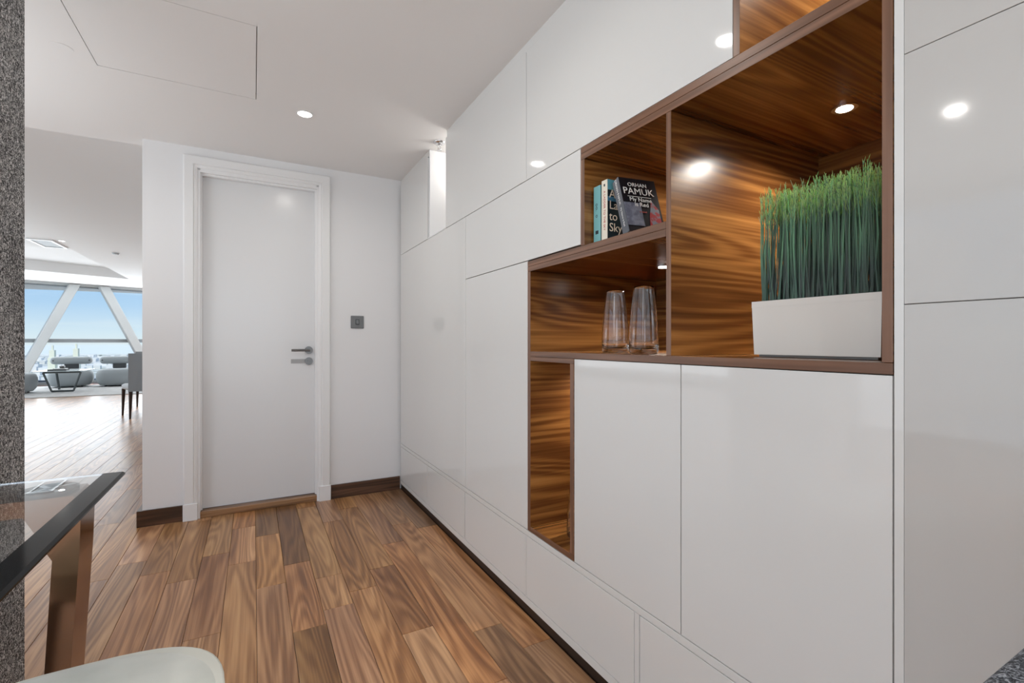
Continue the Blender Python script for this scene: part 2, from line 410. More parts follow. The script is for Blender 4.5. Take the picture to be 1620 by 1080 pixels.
# walls
DX0, DX1 = -.300, .395    # door opening
wd = boxes('wall_door', [(-.594, DX0, YW, YW+.12, 0, H1), (DX1, 1.75, YW, YW+.12, 0, H1), (DX0, DX1, YW, YW+.12, 2.235, H1)], wall_m, kind='structure')
mark(wd, 'white painted end wall of the hall around the closed door')
box('wall_return', -.594, -.55, YW+.12, 18.6, 0, H2, wall_m, kind='structure')
box('wall_right', 1.70, 1.75, -3.6, YW, 0, H1, wall_m, kind='structure')
boxes('wall_left', [(XL-.05, XL, -3.6, -1.2, 0, H2), (XL-.05, XL, 2.4, YW+.13, 0, H2), (XL-.05, XL, -1.2, 2.4, 0, .3), (XL-.05, XL, -1.2, 2.4, 2.3, H2)], wall_m, kind='structure')
w4 = root('assumed_window_4', (XL, .6, .3), kind='structure')  # assumed window out of view, added with its lamp to even the brightness
boxes('window_frame', [(XL-.04, XL+.01, -1.2, 2.4, .30, .35), (XL-.04, XL+.01, -1.2, 2.4, 2.25, 2.30)] + [(XL-.04, XL+.01, y, y+.05, .35, 2.25) for y in (-1.2, 0.0, 1.2, 2.35)], mull, w4)
boxes('pane', [(XL-.02, XL-.015, a, b_, .35, 2.25) for a, b_ in ((-1.15, 0), (.05, 1.2), (1.25, 2.35))], pane_m, w4)
box('wall_living_near', -9.5, XL-.05, YW+.03, YW+.13, 0, H2, wall_m, kind='structure')
# unseen wall behind the camera; its window is assumed, added for even brightness
boxes('wall_back', [(XL, -2.6, -3.6, -3.5, 0, H1), (.8, 1.7, -3.6, -3.5, 0, H1), (-2.6, .8, -3.6, -3.5, 0, .25), (-2.6, .8, -3.6, -3.5, 2.3, H1)], wall_m, kind='structure')
w2 = root('assumed_window_2', (-.9, -3.55, .25), kind='structure')
boxes('window_frame', [(-2.6, .8, -3.57, -3.52, .25, .30), (-2.6, .8, -3.57, -3.52, 2.25, 2.30), (-2.6, -2.55, -3.57, -3.52, .30, 2.25), (.75, .8, -3.57, -3.52, .30, 2.25), (-.93, -.87, -3.57, -3.52, .30, 2.25)], mull, w2)
boxes('pane', [(-2.55, -.93, -3.55, -3.545, .30, 2.25), (-.87, .75, -3.55, -3.545, .30, 2.25)], pane_m, w2)

# assumed side glazing of the living room, outside the frame, added for its light
w3 = root('assumed_window_3', (-9.3, 11, 0), kind='structure')
boxes('window_frame', [(-9.35, -9.25, 3.8, 14.9, 0, .1), (-9.35, -9.25, 3.8, 14.9, 2.6, 2.7)] + [(-9.35, -9.25, y, y+.1, .1, 2.6) for y in (3.8, 7.5, 11.2, 14.8)], mull, w3)
boxes('pane', [(-9.31, -9.30, y+.1, y+3.7, .1, 2.6) for y in (3.8, 7.5, 11.2)], pane_m, w3)

# skirting
def skirt(name, x0, x1, y0, y1):
    return box(name, x0, x1, y0, y1, 0, .098, skirt_m, bev=.001, seg=1, kind='structure')
skirt('baseboard_door_left', -.620, -.387, 3.598, YW)
skirt('baseboard_door_right', .488, XC-.001, 3.598, YW)
skirt('baseboard_return', -.620, -.596, 3.614, 18.0)

# door
d1 = root('door_1', (.047, YW, 0), kind='structure')
mark(d1, 'closed flush white interior door in a stepped white casing')
leaf = box('door_leaf', DX0+.004, DX1-.004, 3.655, 3.695, .046, 2.200, door_m, d1, bev=.001, seg=1)
boxes('door_stop', [(DX0-.012, DX0+.002, 3.60, 3.72, .0, 2.215), (DX1-.002, DX1+.012, 3.60, 3.72, .0, 2.215), (DX0+.002, DX1-.002, 3.60, 3.72, 2.203, 2.2345),
                    (DX0-.002, DX0+.012, 3.62, 3.654, .046, 2.203), (DX1-.012, DX1+.002, 3.62, 3.654, .046, 2.203), (DX0+.012, DX1-.012, 3.62, 3.654, 2.19, 2.203)], trim_m, d1)
# casing as mitred profile: outer board and inner bead, left / right / head
def casing(side):
    bm = bmesh.new()
    prof = [(-.012, 3.595), (-.024, 3.590), (-.030, 3.592), (-.034, 3.585), (-.080, 3.585), (-.087, 3.592), (-.087, YW-.0005), (-.012, YW-.0005)]
    n = len(prof)
    if side == 'h':
        A = [bm.verts.new((DX0+o, y, 2.215-(o+.0)-.012+.012)) for o, y in prof]; B = [bm.verts.new((DX1-o, y, 2.215-o)) for o, y in prof]
    else:
        x = (lambda o: DX0+o) if side == 'l' else (lambda o: DX1-o)
        A = [bm.verts.new((x(o), y, .105)) for o, y in prof]; B = [bm.verts.new((x(o), y, 2.215-o)) for o, y in prof]
    for i in range(n): bm.faces.new([A[i], A[(i+1)%n], B[(i+1)%n], B[i]])
    bm.faces.new(A[::-1]); bm.faces.new(B); bmesh.ops.recalc_face_normals(bm, faces=bm.faces[:])
    return link('casing', fin(bm), trim_m, d1)
for s_ in 'lrh': casing(s_)
for x0, x1 in ((DX0-.088, DX0-.011), (DX1+.011, DX1+.088)): box('casing_block', x0, x1, 3.580, YW-.0005, 0, .105, trim_m, d1, bev=.0015, seg=1)
box('threshold', DX0+.001, DX1-.001, 3.602, 3.72, 0.0, .040, thresh_m, d1, bev=.003)
# handle set
hx = .345
h = root('door_handle', (hx, 3.655, 1.065)); h.parent = d1; h.location = Vector((hx, 3.655, 1.065))-WORLD[d1]
for z in (1.066, .988):
    tube('handle_rose' if z > 1 else 'lock_rose', (hx, 3.6545, z), (hx, 3.645, z), .0265, steel, h, n=32)
bm = bmesh.new(); bm_tube(bm, (hx, 3.645, 1.066), (hx, 3.602, 1.066), .0085, n=14); bm_tube(bm, (hx+.004, 3.602, 1.066), (hx-.115, 3.602, 1.066), .0085, n=14)
link('lever', fin(bm), steel, h)
tube('thumb_turn', (hx, 3.645, .988), (hx, 3.632, .988), .009, steel, h)
box('grey_rectangle', hx-.115, hx-.02, 3.6535, 3.6548, .973, 1.003, pbr('flat_grey', (.42, .42, .42), .4), h)  # flat grey rectangle left of the lock rose

# light switch
sw = root('light_switch', (.670, YW, 1.222), 'small square gunmetal light switch on the white wall right of the door', 'switch')
box('wall_plate', .624, .716, YW-.009, YW-.0005, 1.223, 1.315, plate_m, sw, bev=.004)
box('rocker_surround', .657, .683, YW-.012, YW-.009, 1.250, 1.290, darkgrey, sw, bev=.001)
box('rocker', .661, .679, YW-.015, YW-.012, 1.255, 1.285, steel, sw, bev=.0015)

# ------------------------------------------------------------------ cabinet wall
DT = .019; G = .0016; XB = 1.66
def door(par, y0, y1, z0, z1, name='door', mat=gloss, label=None, gz=G):
    o = box(name, XC, XC+DT, y0+G, y1-G, z0+gz, z1-gz, mat, par, bev=.0009, seg=2)
    if label: o['label'] = label
    return o
def unit(name, y0, y1, z0, z1, label, cat='cabinet', group=None, cm=None):
    r = root(name, (XC+.3, (y0+y1)/2, z0), label, cat, group)
    box('carcass', XC+DT+.001, XB, y0+.001, y1-.001, z0+.001, z1-.001, cm or gap_m, r)
    return r
ZB, ZR0, ZR1, ZS, ZA, ZT = .075, .328, .352, 1.454, 1.785, 2.315
YE = 3.586
u = unit('tall_cupboard', 2.324, YE+.02, ZR1, ZA, 'gloss white full-height cupboard in the corner beside the end wall'); door(u, 2.324, YE, ZR1, ZA)
u = unit('tall_cupboard', 1.6740, 2.324, ZR1, ZS, 'gloss white cupboard with one tall door, directly left of the walnut niches'); door(u, 1.6740, 2.324, ZR1, ZS)
u = unit('wall_cupboard', 1.3155, 2.324, ZS, ZA, 'wide low gloss white cupboard left of the book niche'); door(u, 1.3155, 2.324, ZS, ZA)
u = unit('top_cupboard', 2.951, YE+.02, ZA, ZT, 'narrow gloss white top cupboard in the far corner, beyond the bright gap'); door(u, 2.951, YE, ZA, ZT)
u = unit('top_cupboard', 1.6863, 2.619, ZA, ZT, 'gloss white top cupboard just right of the bright gap by the sprinkler'); door(u, 1.6863, 2.619, ZA, ZT)
u = unit('top_cupboard', .7275, 1.6863, ZA, ZT, 'wide gloss white top cupboard above the book niche'); door(u, .7275, 1.6863, ZA, ZT)
u = unit('base_cupboard', .4290-.018, 1.3550, ZR1, 1.063, 'gloss white base cupboard with two doors under the long walnut shelf')
door(u, .8824, 1.3550, ZR1, 1.063); door(u, .4110, .8824, ZR1, 1.063)
# open gap between the top cupboards
gp = root('open_gap_niche', (XC+.25, 2.785, ZA), 'brightly lit open white gap between two top cupboards', 'niche')
box('niche_back', XC+.45, XC+.47, 2.620, 2.950, ZA+.001, H1-.001, trim_m, gp)
box('niche_floor', XC+.001, XC+.449, 2.621, 2.949, ZA+.001, ZA+.008, trim_m, gp)
box('niche_side', XC+.012, XC+.449, 2.934, 2.9495, ZA+.009, H1-.001, trim_m, gp)
# drawers, rails and plinth
dr = root('drawer_row', (XC+.3, 2.0, 0), 'low run of gloss white push-open drawers along the floor on a dark plinth', 'drawers')
box('carcass', XC+.021, XB, .412, YE+.02, .046, ZR1-.001, gap_m, dr)
box('plinth', XC+.010, XC+.020, .412, YE+.024, .0, .045, plinth_m, dr)
box('top_rail', XC, XC+DT, .412, YE, ZR0+.001, ZR1-.0012, gloss, dr, bev=.0006)
box('bottom_rail', XC, XC+DT, .412, YE, .045, ZB-.001, gloss, dr, bev=.0006)
for a, b_ in ((2.955, YE), (2.335, 2.951), (1.694, 2.331), (1.055, 1.686), (.4115, 1.0345)):
    box('drawer_front', XC, XC+DT, a+G, b_-G, ZB+G, ZR0-G, gloss, dr, bev=.0009)
for a, b_ in ((1.0355, 1.054), (1.6865, 1.6935)): box('rail_upright', XC, XC+DT, a, b_, ZB, ZR0, gloss, dr)
# filler above
ft = boxes('cornice_filler', [(XC+.009, XC+.024, .395, 2.6195, ZT+.006, H1-.0005), (XC+.009, XC+.024, 2.9505, YE+.02, ZT+.006, H1-.0005)], gloss)
mark(ft, 'thin white filler strip between the cupboard tops and the ceiling', 'filler')
gb = box('gable_panel', XC-.0005, 1.69, .3957, .4098, 0, H1-.001, gloss, bev=.0006)
mark(gb, 'slim white upright end panel edge right of the walnut niches', 'panel')
# tall cabinet to the right
tu = unit('larder_cupboard', -1.2, .3955, .05, ZT, 'tall greyish gloss larder cupboard at the right edge behind the speckled worktop', cm=pbr('larder_carcass', (.40, .39, .38), .5))
for z0, z1 in ((.055, 1.1855), (1.1855, 1.616), (1.616, ZT)): door(tu, -.22, .3971, z0, z1, mat=glossr, gz=.0006)
for z0, z1 in ((.055, 1.1855), (1.1855, 1.616), (1.616, ZT)): door(tu, -1.2, -.22, z0, z1, mat=glossr, gz=.0006)
box('plinth', XC+.03, XC+.04, -1.2, .3955, 0, .05, plinth_m, tu)

# walnut display unit
wu = root('walnut_display_niches', (XC+.34, 1.0, .354), 'glossy walnut open shelving with stepped niches set into the white cupboards', 'shelving')
XK = 1.680
def bd(name, y0, y1, z0, z1, grain='x', x1=XK):
    tall = (z1-z0) > (y1-y0)
    e = .0004
    return box(name, XC-.001, x1, y0+e, y1-e, z0+e, z1-e, wx, wu, bev=.0006, seg=1, edge=ez if tall else ey)
bd('side_panel', 1.6512, 1.6736, .354, 1.408)                 # far side of vase and lower niches
bd('side_panel', .4112, .4285, 1.0842, ZT)                    # near side
bd('divider', .9146, .9324, 1.0842, 1.742)
bd('side_panel', 1.2942, 1.3152, 1.450, 1.742)                # left of the books
bd('side_panel', 1.3556, 1.3780, .375, 1.045)                 # right of the low niche
bd('side_panel', .7094, .7272, ZA, ZT)
bd('shelf', 1.3556, 1.6512, .354, .375)
bd('shelf', 1.3556, 1.6512, 1.045, 1.063)
bd('shelf', .4112, 1.6512, 1.063, 1.0842)
bd('shelf', .9324, 1.6736, 1.408, 1.429); bd('shelf', .9324, 1.6736, 1.429, 1.450)
bd('shelf', .4285, 1.3152, 1.742, 1.7635); bd('shelf', .4285, 1.3152, 1.7635, 1.785)
bd('shelf', .4285, .7094, ZT-.02, ZT)
for y0, y1, z0, z1 in ((1.378, 1.6512, .375, 1.045), (.9324, 1.6512, 1.0842, 1.408), (.9324, 1.2942, 1.450, 1.742), (.4285, .9146, 1.0842, 1.742), (.4285, .7094, 1.785, ZT-.02)):
    box('back_panel', XK+.0002, XK+.012, y0-.004, y1+.004, z0-.004, z1+.004, wy, wu)
def puck(x, y, z, p, col=(1, .93, .84), blend=1):
    r = tube('spotlight', (x, y, z-.004), (x, y, z-.0002), .030, chrome, wu, n=28)
    tube('bulb', (x, y, z-.0052), (x, y, z-.0042), .019, spot_on, r, n=24)
    l = bpy.data.lights.new('spotlight_lamp', 'AREA'); l.shape = 'DISK'; l.size = .036; l.energy = p; l.color = col; l.spread = math.radians(150)
    o = bpy.data.objects.new('spotlight_lamp', l); C.objects.link(o); o.parent = wu; o.location = Vector((x, y, z-.006))-WORLD[wu]
puck(1.375, .683, 1.742, 4.4)
puck(1.362, 1.302, 1.408, 2.6)
puck(1.36, 1.10, 1.742, 1.6)
puck(1.33, 1.513, 1.045, 3.2)
puck(1.36, .57, ZT-.02, 4.2)

# ------------------------------------------------------------------ books
def book(name, w, d, hgt, spine, cover, label, grp, base, tilt=0, page=(.75, .70, .6)):
    """spine faces -X, front cover faces -Y; thickness w along Y, depth d along X"""
    r = root(name, (0, 0, 0), label, 'book', grp)
    cm = pbr(name+'_'+label[:12], cover, .25, spec=.5); sm = pbr('spine_'+label[:12], spine, .3)
    bm = bmesh.new(); t = .0015
    bm_box(bm, 0, d, 0, t, 0, hgt); bm_box(bm, 0, d, w-t, w, 0, hgt)
    link('cover', fin(bm), cm, r)
    box('spine', -.0012, .001, 0, w, 0, hgt, sm, r, bev=.0005)
    box('pages', .001, d-.003, t, w-t, .002, hgt-.002, pbr('pages', page, .8), r)
    return r
def onY(x, z, y=-.0002):      # text plane facing -Y
    return Matrix.Translation((x, y, z)) @ Matrix.Rotation(PI/2, 4, 'X')
def onSpine(y, z):            # vertical text on the -X face, reading downwards
    return Matrix.Translation((-.0014, y, z)) @ Matrix(((0, 0, -1, 0), (0, -1, 0, 0), (-1, 0, 0, 0), (0, 0, 0, 1)))
white_ink = pbr('white_ink', (.80, .80, .78), .5); cream_ink = pbr('cream_ink', (.78, .68, .55), .5); red_ink = pbr('red_ink', (.42, .03, .02), .5); dark_ink = pbr('dark_ink', (.02, .03, .04), .5)
ZK = 1.4503
b1 = book('book', .035, .13, .197, (.20, .46, .48), (.22, .45, .47), 'pale teal book standing at the left end of the shelf', 'books in the small niche', None)
text('spine_mark', 'oo.  o', .020, onSpine(.018, .115), dark_ink, b1)
box('spine_emblem', -.0016, -.0011, .010, .025, .035, .047, dark_ink, b1)
b1.location = (1.02, 1.253, ZK)
b2 = book('book', .029, .13, .206, (.78, .73, .62), (.014, .024, .030), 'cream-spined book with pale lettering on its dark cover, between the teal and the leaning book', 'books in the small niche', None)
text('spine_title', 'A LADDER TO THE SKY', .0125, onSpine(.0145, .105), red_ink, b2)
box('spine_emblem', -.0016, -.0011, .011, .018, .185, .193, dark_ink, b2)
box('cover_band', .0005, .075, -.0009, -.0001, .172, .2055, pbr('teal_print', (.12, .38, .46), .3), b2)
box('cover_band', .0005, .055, -.0008, -.0001, .135, .150, pbr('blue_print', (.06, .20, .32), .3), b2)
text('title', 'A\nLadder\nto the\nSky', .040, onY(.006, .103, -.0011), cream_ink, b2, align='LEFT', spacing=.92)
b2.location = (1.02, 1.2175, ZK)
b3 = book('book', .034, .135, .197, (.10, .11, .13), (.012, .012, .016), 'thick black book leaning back against its neighbours, grey spine, white and red print', 'books in the small niche', None)
text('title', 'ORHAN', .020, onY(.064, .172, -.0010), white_ink, b3)
text('title', 'PAMUK', .0345, onY(.064, .147, -.0010), white_ink, b3)
text('title', 'My Name\nis Red', .021, onY(.066, .108, -.0010), white_ink, b3, spacing=.85)
box('title_rule', .02, .108, -.0008, -.0001, .1275, .1290, white_ink, b3)
text('subtitle', 'a novel', .009, onY(.066, .073, -.0010), red_ink, b3)
box('cover_picture', .0005, .062, -.0006, -.0001, .022, .105, pbr('grey_blue_print', (.11, .12, .17), .3, var=(60, (.22, .24, .30), .4, .65)), b3)
bm = bmesh.new()
prism(bm, [(.078, .0), (.1275, .0), (.1275, .085), (.105, .12), (.088, .06)], 0, .0005)
me = fin(bm); me.transform(Matrix.Translation((0, -.0001, 0)) @ Matrix.Rotation(PI/2, 4, 'X'))
link('cover_figure', me, pbr('figure_print', (.20, .22, .27), .3, var=(45, (.40, .02, .03), .45, .55)), b3)
text('spine_title', 'ORHAN PAMUK', .013, onSpine(.017, .150), white_ink, b3); text('spine_mark', 'My Name is Red', .010, onSpine(.017, .06), white_ink, b3)
b3.location = (1.012, 1.105, ZK+.0118); b3.rotation_euler = (math.radians(-19), 0, math.radians(-9))

# ------------------------------------------------------------------ glass vases
def vase(loc, label):
    bm = bmesh.new()
    outer = [(0, 0), (.040, 0), (.0455, .003), (.0475, .012), (.0475, .03), (.045, .09), (.039, .16), (.0325, .212), (.0318, .2185)]
    inner = [(.0300, .2185), (.0302, .212), (.0367, .16), (.0427, .09), (.0450, .032), (.0430, .018), (.030, .013), (0, .0125)]
    lathe(bm, loc, outer+inner, 48); bmesh.ops.recalc_face_normals(bm, faces=bm.faces[:])
    o = link('glass_vase', fin(bm), glass, smooth=True)
    return mark(o, label, 'vase', 'clear tapered glass vases')
vase((1.128, 1.305, 1.0846), 'clear tapered glass vase on the middle shelf, the left one of the pair')
vase((1.128, 1.165, 1.0846), 'clear tapered glass vase on the middle shelf, right one next to the walnut divider')
vase((1.098, 1.478, .3754), 'clear glass vase almost hidden inside the tall low walnut niche')

# ------------------------------------------------------------------ potted grass
pg = root('potted_grass', (1.2, .62, 1.085), 'dense upright artificial green grass in a long white trough inside the big walnut niche', 'plant')
bm = bmesh.new()
px0, px1, py0, py1, pz0, pz1, tp = 1.10, 1.275, .478, .760, 1.090, 1.2215, .004
A = bm_box(bm, px0, px1, py0, py1, pz0, pz1)
for v in A[:4]: v.co.y += (tp if v.co.y < .6 else -tp); v.co.x += (tp if v.co.x < 1.2 else -tp)
top = [f for f in bm.faces if f.normal.z > .5 or all(abs(v.co.z-pz1) < 1e-6 for v in f.verts)][0]
r_ = bmesh.ops.inset_region(bm, faces=[top], thickness=.005, depth=0)
e_ = bmesh.ops.extrude_face_region(bm, geom=[top]); bmesh.ops.delete(bm, geom=[top], context='FACES_ONLY') if top.is_valid else None
bmesh.ops.translate(bm, vec=(0, 0, -.015), verts=[g for g in e_['geom'] if isinstance(g, bmesh.types.BMVert)])
link('planter', fin(bm), planter_m, pg)
box('planter_base', px0+.012, px1-.012, py0+.012, py1-.012, 1.0848, 1.0899, pbr('clear_foot', (.25, .24, .23), .2), pg)
box('soil', px0+.006, px1-.006, py0+.006, py1-.006, 1.20, 1.209, pbr('dark_moss', (.010, .016, .008), .9), pg)
gm = bpy.data.materials.new('grass_blades'); gm.use_nodes = True; t = gm.node_tree; b = t.nodes['Principled BSDF']
at = t.nodes.new('ShaderNodeAttribute'); at.attribute_name = 'tone'; t.links.new(at.outputs['Color'], b.inputs['Base Color']); b.inputs['Roughness'].default_value = .42
def grass_mesh():
    V, F, Cc = [], [], []
    def blade(pts, r, cols, n=3):
        base = len(V)
        for k, p in enumerate(pts):
            rr = r*(1-.75*k/(len(pts)-1))
            for i in range(n):
                a = 2*PI*i/n+.4
                V.append((p[0]+rr*math.cos(a), p[1]+rr*math.sin(a), p[2])); Cc.append(cols[k])
        for k in range(len(pts)-1):
            for i in range(n):
                a, c = base+k*n+i, base+k*n+(i+1) % n
                F.append((a, c, c+n, a+n))
    for _ in range(620):
        x = rnd.uniform(px0+.010, px1-.010); y = rnd.uniform(py0+.012, py1-.018); z0 = 1.205
        H = rnd.uniform(.262, .292)
        dx, dy = rnd.gauss(0, .009), rnd.gauss(0, .006)
        bx, by = rnd.gauss(0, .006), rnd.gauss(0, .006)
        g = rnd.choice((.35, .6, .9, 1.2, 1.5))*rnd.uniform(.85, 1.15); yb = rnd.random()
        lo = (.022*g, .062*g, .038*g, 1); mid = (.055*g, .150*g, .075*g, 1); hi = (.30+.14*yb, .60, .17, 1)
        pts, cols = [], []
        for k in range(5):
            f = k/4
            xx = min(max(x+dx*f+bx*math.sin(PI*f), px0-.006), px1+.02); yy = min(max(y+dy*f+by*math.sin(PI*f), .445), .775)
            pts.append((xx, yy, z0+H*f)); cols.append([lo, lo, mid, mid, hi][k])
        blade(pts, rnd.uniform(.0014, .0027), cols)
        for q in range(9):
            f = rnd.uniform(.70, .98)
            p = Vector(pts[3]).lerp(Vector(pts[4]), (f-.75)/.25) if f > .75 else Vector(pts[2]).lerp(Vector(pts[3]), (f-.5)/.25)
            a = rnd.uniform(0, 2*PI); l = rnd.uniform(.010, .022)
            e = p+Vector((math.cos(a)*l*.32, math.sin(a)*l*.32, l))
            e.y = max(e.y, .440)
            hh = tuple(c*rnd.uniform(.7, 1.3) for c in hi[:3])+(1,)
            blade([tuple(p), tuple(e)], .0009, [mid, hh], 3)
    me = bpy.data.meshes.new('grass'); me.from_pydata(V, [], F)
    ca = me.color_attributes.new('tone', 'FLOAT_COLOR', 'POINT')
    ca.data.foreach_set('color', [c for q in Cc for c in q])
    return me
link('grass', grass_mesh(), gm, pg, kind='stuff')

# ------------------------------------------------------------------ ceiling fittings
def downlight(x, y, z, p, label, grp='recessed downlights'):
    r = root('downlight', (x, y, z), label, 'ceiling light', grp)
    bm = bmesh.new(); lathe(bm, (x, y, z), [(.043, -.0005), (.043, -.004), (.036, -.004), (.034, -.0005)], 32); link('trim_ring', fin(bm), trim_m, r)
    tube('diffuser', (x, y, z-.0026), (x, y, z-.0010), .0335, lamp_on, r, n=32)
    l = bpy.data.lights.new('downlight_lamp', 'AREA'); l.shape = 'DISK'; l.size = .066; l.energy = p; l.color = (1, .96, .90); l.spread = math.radians(160)
    o = bpy.data.objects.new('downlight_lamp', l); C.objects.link(o); o.parent = r; o.location = (0, 0, -.006)
    return r
DP = 3.2
downlight(.244, 2.80, H1, DP, 'lit round downlight in the hall ceiling in front of the door')
for x, y, w in ((.27, 1.285, 'lit round downlight in the hall ceiling, mirrored in the top cupboard above the book niche'),
                (-1.31, 1.09, 'lit round downlight in the ceiling above the glass table'), (-1.31, 2.8, 'lit round downlight in the ceiling beyond the speckled column'),
                (.27, -.6, 'lit round downlight in the ceiling behind the viewer'), (-1.31, -.9, 'lit round downlight in the ceiling behind the glass table')):
    downlight(x, y, H1, DP, w)
def sprinkler(x, y):
    r = root('sprinkler_head', (x, y, H1), 'chrome sprinkler head hanging from the ceiling at the bright gap', 'sprinkler')
    bm = bmesh.new(); lathe(bm, (x, y, H1), [(.038, -.0005), (.038, -.005), (.024, -.014), (.012, -.015), (.012, -.0005)], 32); link('escutcheon', fin(bm), chrome, r, smooth=True)
    bm = bmesh.new(); bm_tube(bm, (x, y, H1-.012), (x, y, H1-.026), .009)
    for s_ in (-1, 1): bm_tube(bm, (x+.008*s_, y, H1-.024), (x+.009*s_, y, H1-.040), .0025, n=8); bm_tube(bm, (x+.009*s_, y, H1-.040), (x, y, H1-.048), .0025, n=8)
    link('frame_arms', fin(bm), chrome, r)
    tube('deflector', (x, y, H1-.048), (x, y, H1-.0505), .014, chrome, r, n=20)
sprinkler(1.012, 2.80)
# lamp inside the bright gap
r = root('niche_lamp', (1.26, 2.76, H1), 'small lit ceiling lamp inside the bright gap, hidden by the top cupboard', 'ceiling light')
tube('diffuser', (1.26, 2.72, H1-.006), (1.26, 2.72, H1-.001), .03, lamp_on, r)
l = bpy.data.lights.new('niche_lamp_bulb', 'POINT'); l.energy = 3.2; l.shadow_soft_size = .04; l.color = (1, .97, .92)
o = bpy.data.objects.new('niche_lamp_bulb', l); C.objects.link(o); o.parent = r; o.location = (-.02, -.04, -.09)

# ------------------------------------------------------------------ speckled column at the left edge, worktop at the right
pc = box('speckled_column', -1.25, -.583, 1.725, 1.885, 0, H1-.001, stone); mark(pc, 'grey black-and-white speckled column at the left edge behind the glass table', 'column')
wt = root('worktop', (.58, -.3, 0), 'dark grey speckled worktop corner at the bottom right against the gloss cupboard', 'worktop')
box('top', .19, .975, -.75, .129, .862, .900, stone2, wt, bev=.012, seg=4)
box('end_panel', .90, .95, -.72, .04, 0, .861, gloss, wt, bev=.002)
box('leg_panel', .26, .30, -.72, -.66, 0, .861, gloss, wt, bev=.002)

# ------------------------------------------------------------------ glass table
TZ = .760
gt = root('glass_dining_table', (-.9, .95, 0), 'glass dining table with black border and polished brown metal legs at the left edge', 'table')
tx0, tx1, ty0, ty1 = -1.45, -.315, .18, 1.684
bx = .048
box('glass_top', tx0+bx, tx1-bx, ty0, ty1, TZ-.012, TZ, tglass, gt)
def band(x0, x1, s):
    bm = bmesh.new()
    pr = [(0, TZ-.012), (bx-.008, TZ-.012), (bx, TZ-.008), (bx, TZ-.004), (bx-.006, TZ), (0, TZ)]
    A = [bm.verts.new((x0+s*px, ty0, z)) for px, z in pr]; B = [bm.verts.new((x0+s*px, ty1, z)) for px, z in pr]
    for i in range(6): bm.faces.new([A[i], A[(i+1)%6], B[(i+1)%6], B[i]])
    bm.faces.new(A[::-1]); bm.faces.new(B); bmesh.ops.recalc_face_normals(bm, faces=bm.faces[:])
    link('black_border', fin(bm), blackband, gt)
band(tx1-bx, tx1, 1); band(tx0+bx, tx0, -1)
def frame(y0, y1):
    """metal bar frame: cross bar with two splayed legs, profile in XZ"""
    zt, th = TZ-.020, .038
    xr, xl = -.372, -1.39
    out = [(xr-.034, 0), (xr, 0.60), (xr+.004, zt-.02), (xr-.012, zt), (xl+.012, zt), (xl-.004, zt-.02), (xl, .60), (xl+.034, 0)]
    inn = [(xl+.080, 0), (xl+.049, zt-.14), (xl+.10, zt-th), (xr-.10, zt-th), (xr-.049, zt-.14), (xr-.080, 0)]
    bm = bmesh.new(); prism(bm, out+inn, y0, y1)
    me = fin(bm); me.transform(Matrix(((1, 0, 0, 0), (0, 0, 1, 0), (0, 1, 0, 0), (0, 0, 0, 1))))
    bm = bmesh.new(); bm.from_mesh(me); bmesh.ops.recalc_face_normals(bm, faces=bm.faces[:]); bmesh.ops.triangulate(bm, faces=[f for f in bm.faces if len(f.verts) > 4]); bm.to_mesh(me); bm.free()
    return link('leg_frame', me, bronze, gt)
frame(1.515, 1.632); frame(.28, .38)
for yy in (1.585, .33):
    for xx in (-.445, -1.32):
        pd = tube('support_disc', (xx, yy, TZ-.0195), (xx, yy, TZ-.0125), .056, darkgrey, gt, n=40)
        bm = bmesh.new()
        for a in (.6, .6+PI/2):
            Mx = Matrix.Translation((xx, yy, TZ-.0122)) @ Matrix.Rotation(a, 4, 'Z')
            bm_box(bm, -.05, .05, -.006, .006, -.0002, .0001, Mx)
        link('cross_mark', fin(bm), chrome, pd)

# ------------------------------------------------------------------ stool by the table
st = root('upholstered_stool', (-.30, 1.02, 0), 'pale sage velvet stool with rounded corners pushed under the glass table', 'stool')
bm = bmesh.new()
cx, cy, hx_, hy_ = -.305, 1.016, .258, .258
superloft(bm, [(cx, cy, .37, hx_-.03, hy_-.03, 2.5), (cx, cy, .375, hx_-.008, hy_-.008, 2.5), (cx, cy, .39, hx_, hy_, 2.5), (cx, cy, .440, hx_, hy_, 2.5), (cx, cy, .458, hx_-.006, hy_-.006, 2.5), (cx, cy, .468, hx_-.02, hy_-.02, 2.5), (cx, cy, .474, hx_-.06, hy_-.06, 2.8), (cx, cy, .476, hx_-.14, hy_-.14, 2.5)], 56)
link('seat', fin(bm), fabric, st, smooth=True)
bm = bmesh.new(); superloft(bm, [(cx, cy, .456, hx_-.002, hy_-.002, 3), (cx, cy, .4605, hx_-.0005, hy_-.0005, 3), (cx, cy, .4635, hx_-.006, hy_-.006, 3)], 56)
link('seat_piping', fin(bm), pbr('piping', (.62, .63, .58), .8), st, smooth=True)
for sx in (-1, 1):
    for sy in (-1, 1): tube('leg', (cx+sx*.20, cy+sy*.18, .369), (cx+sx*.225, cy+sy*.205, 0), .019, legwood, st, r1=.011)

# ------------------------------------------------------------------ living room
rg = box('rug', -8.3, -1.0, 12.95, 16.1, .0005, .014, rug_m, bev=.004); mark(rg, 'large pale grey rug in front of the slanted windows', 'rug')

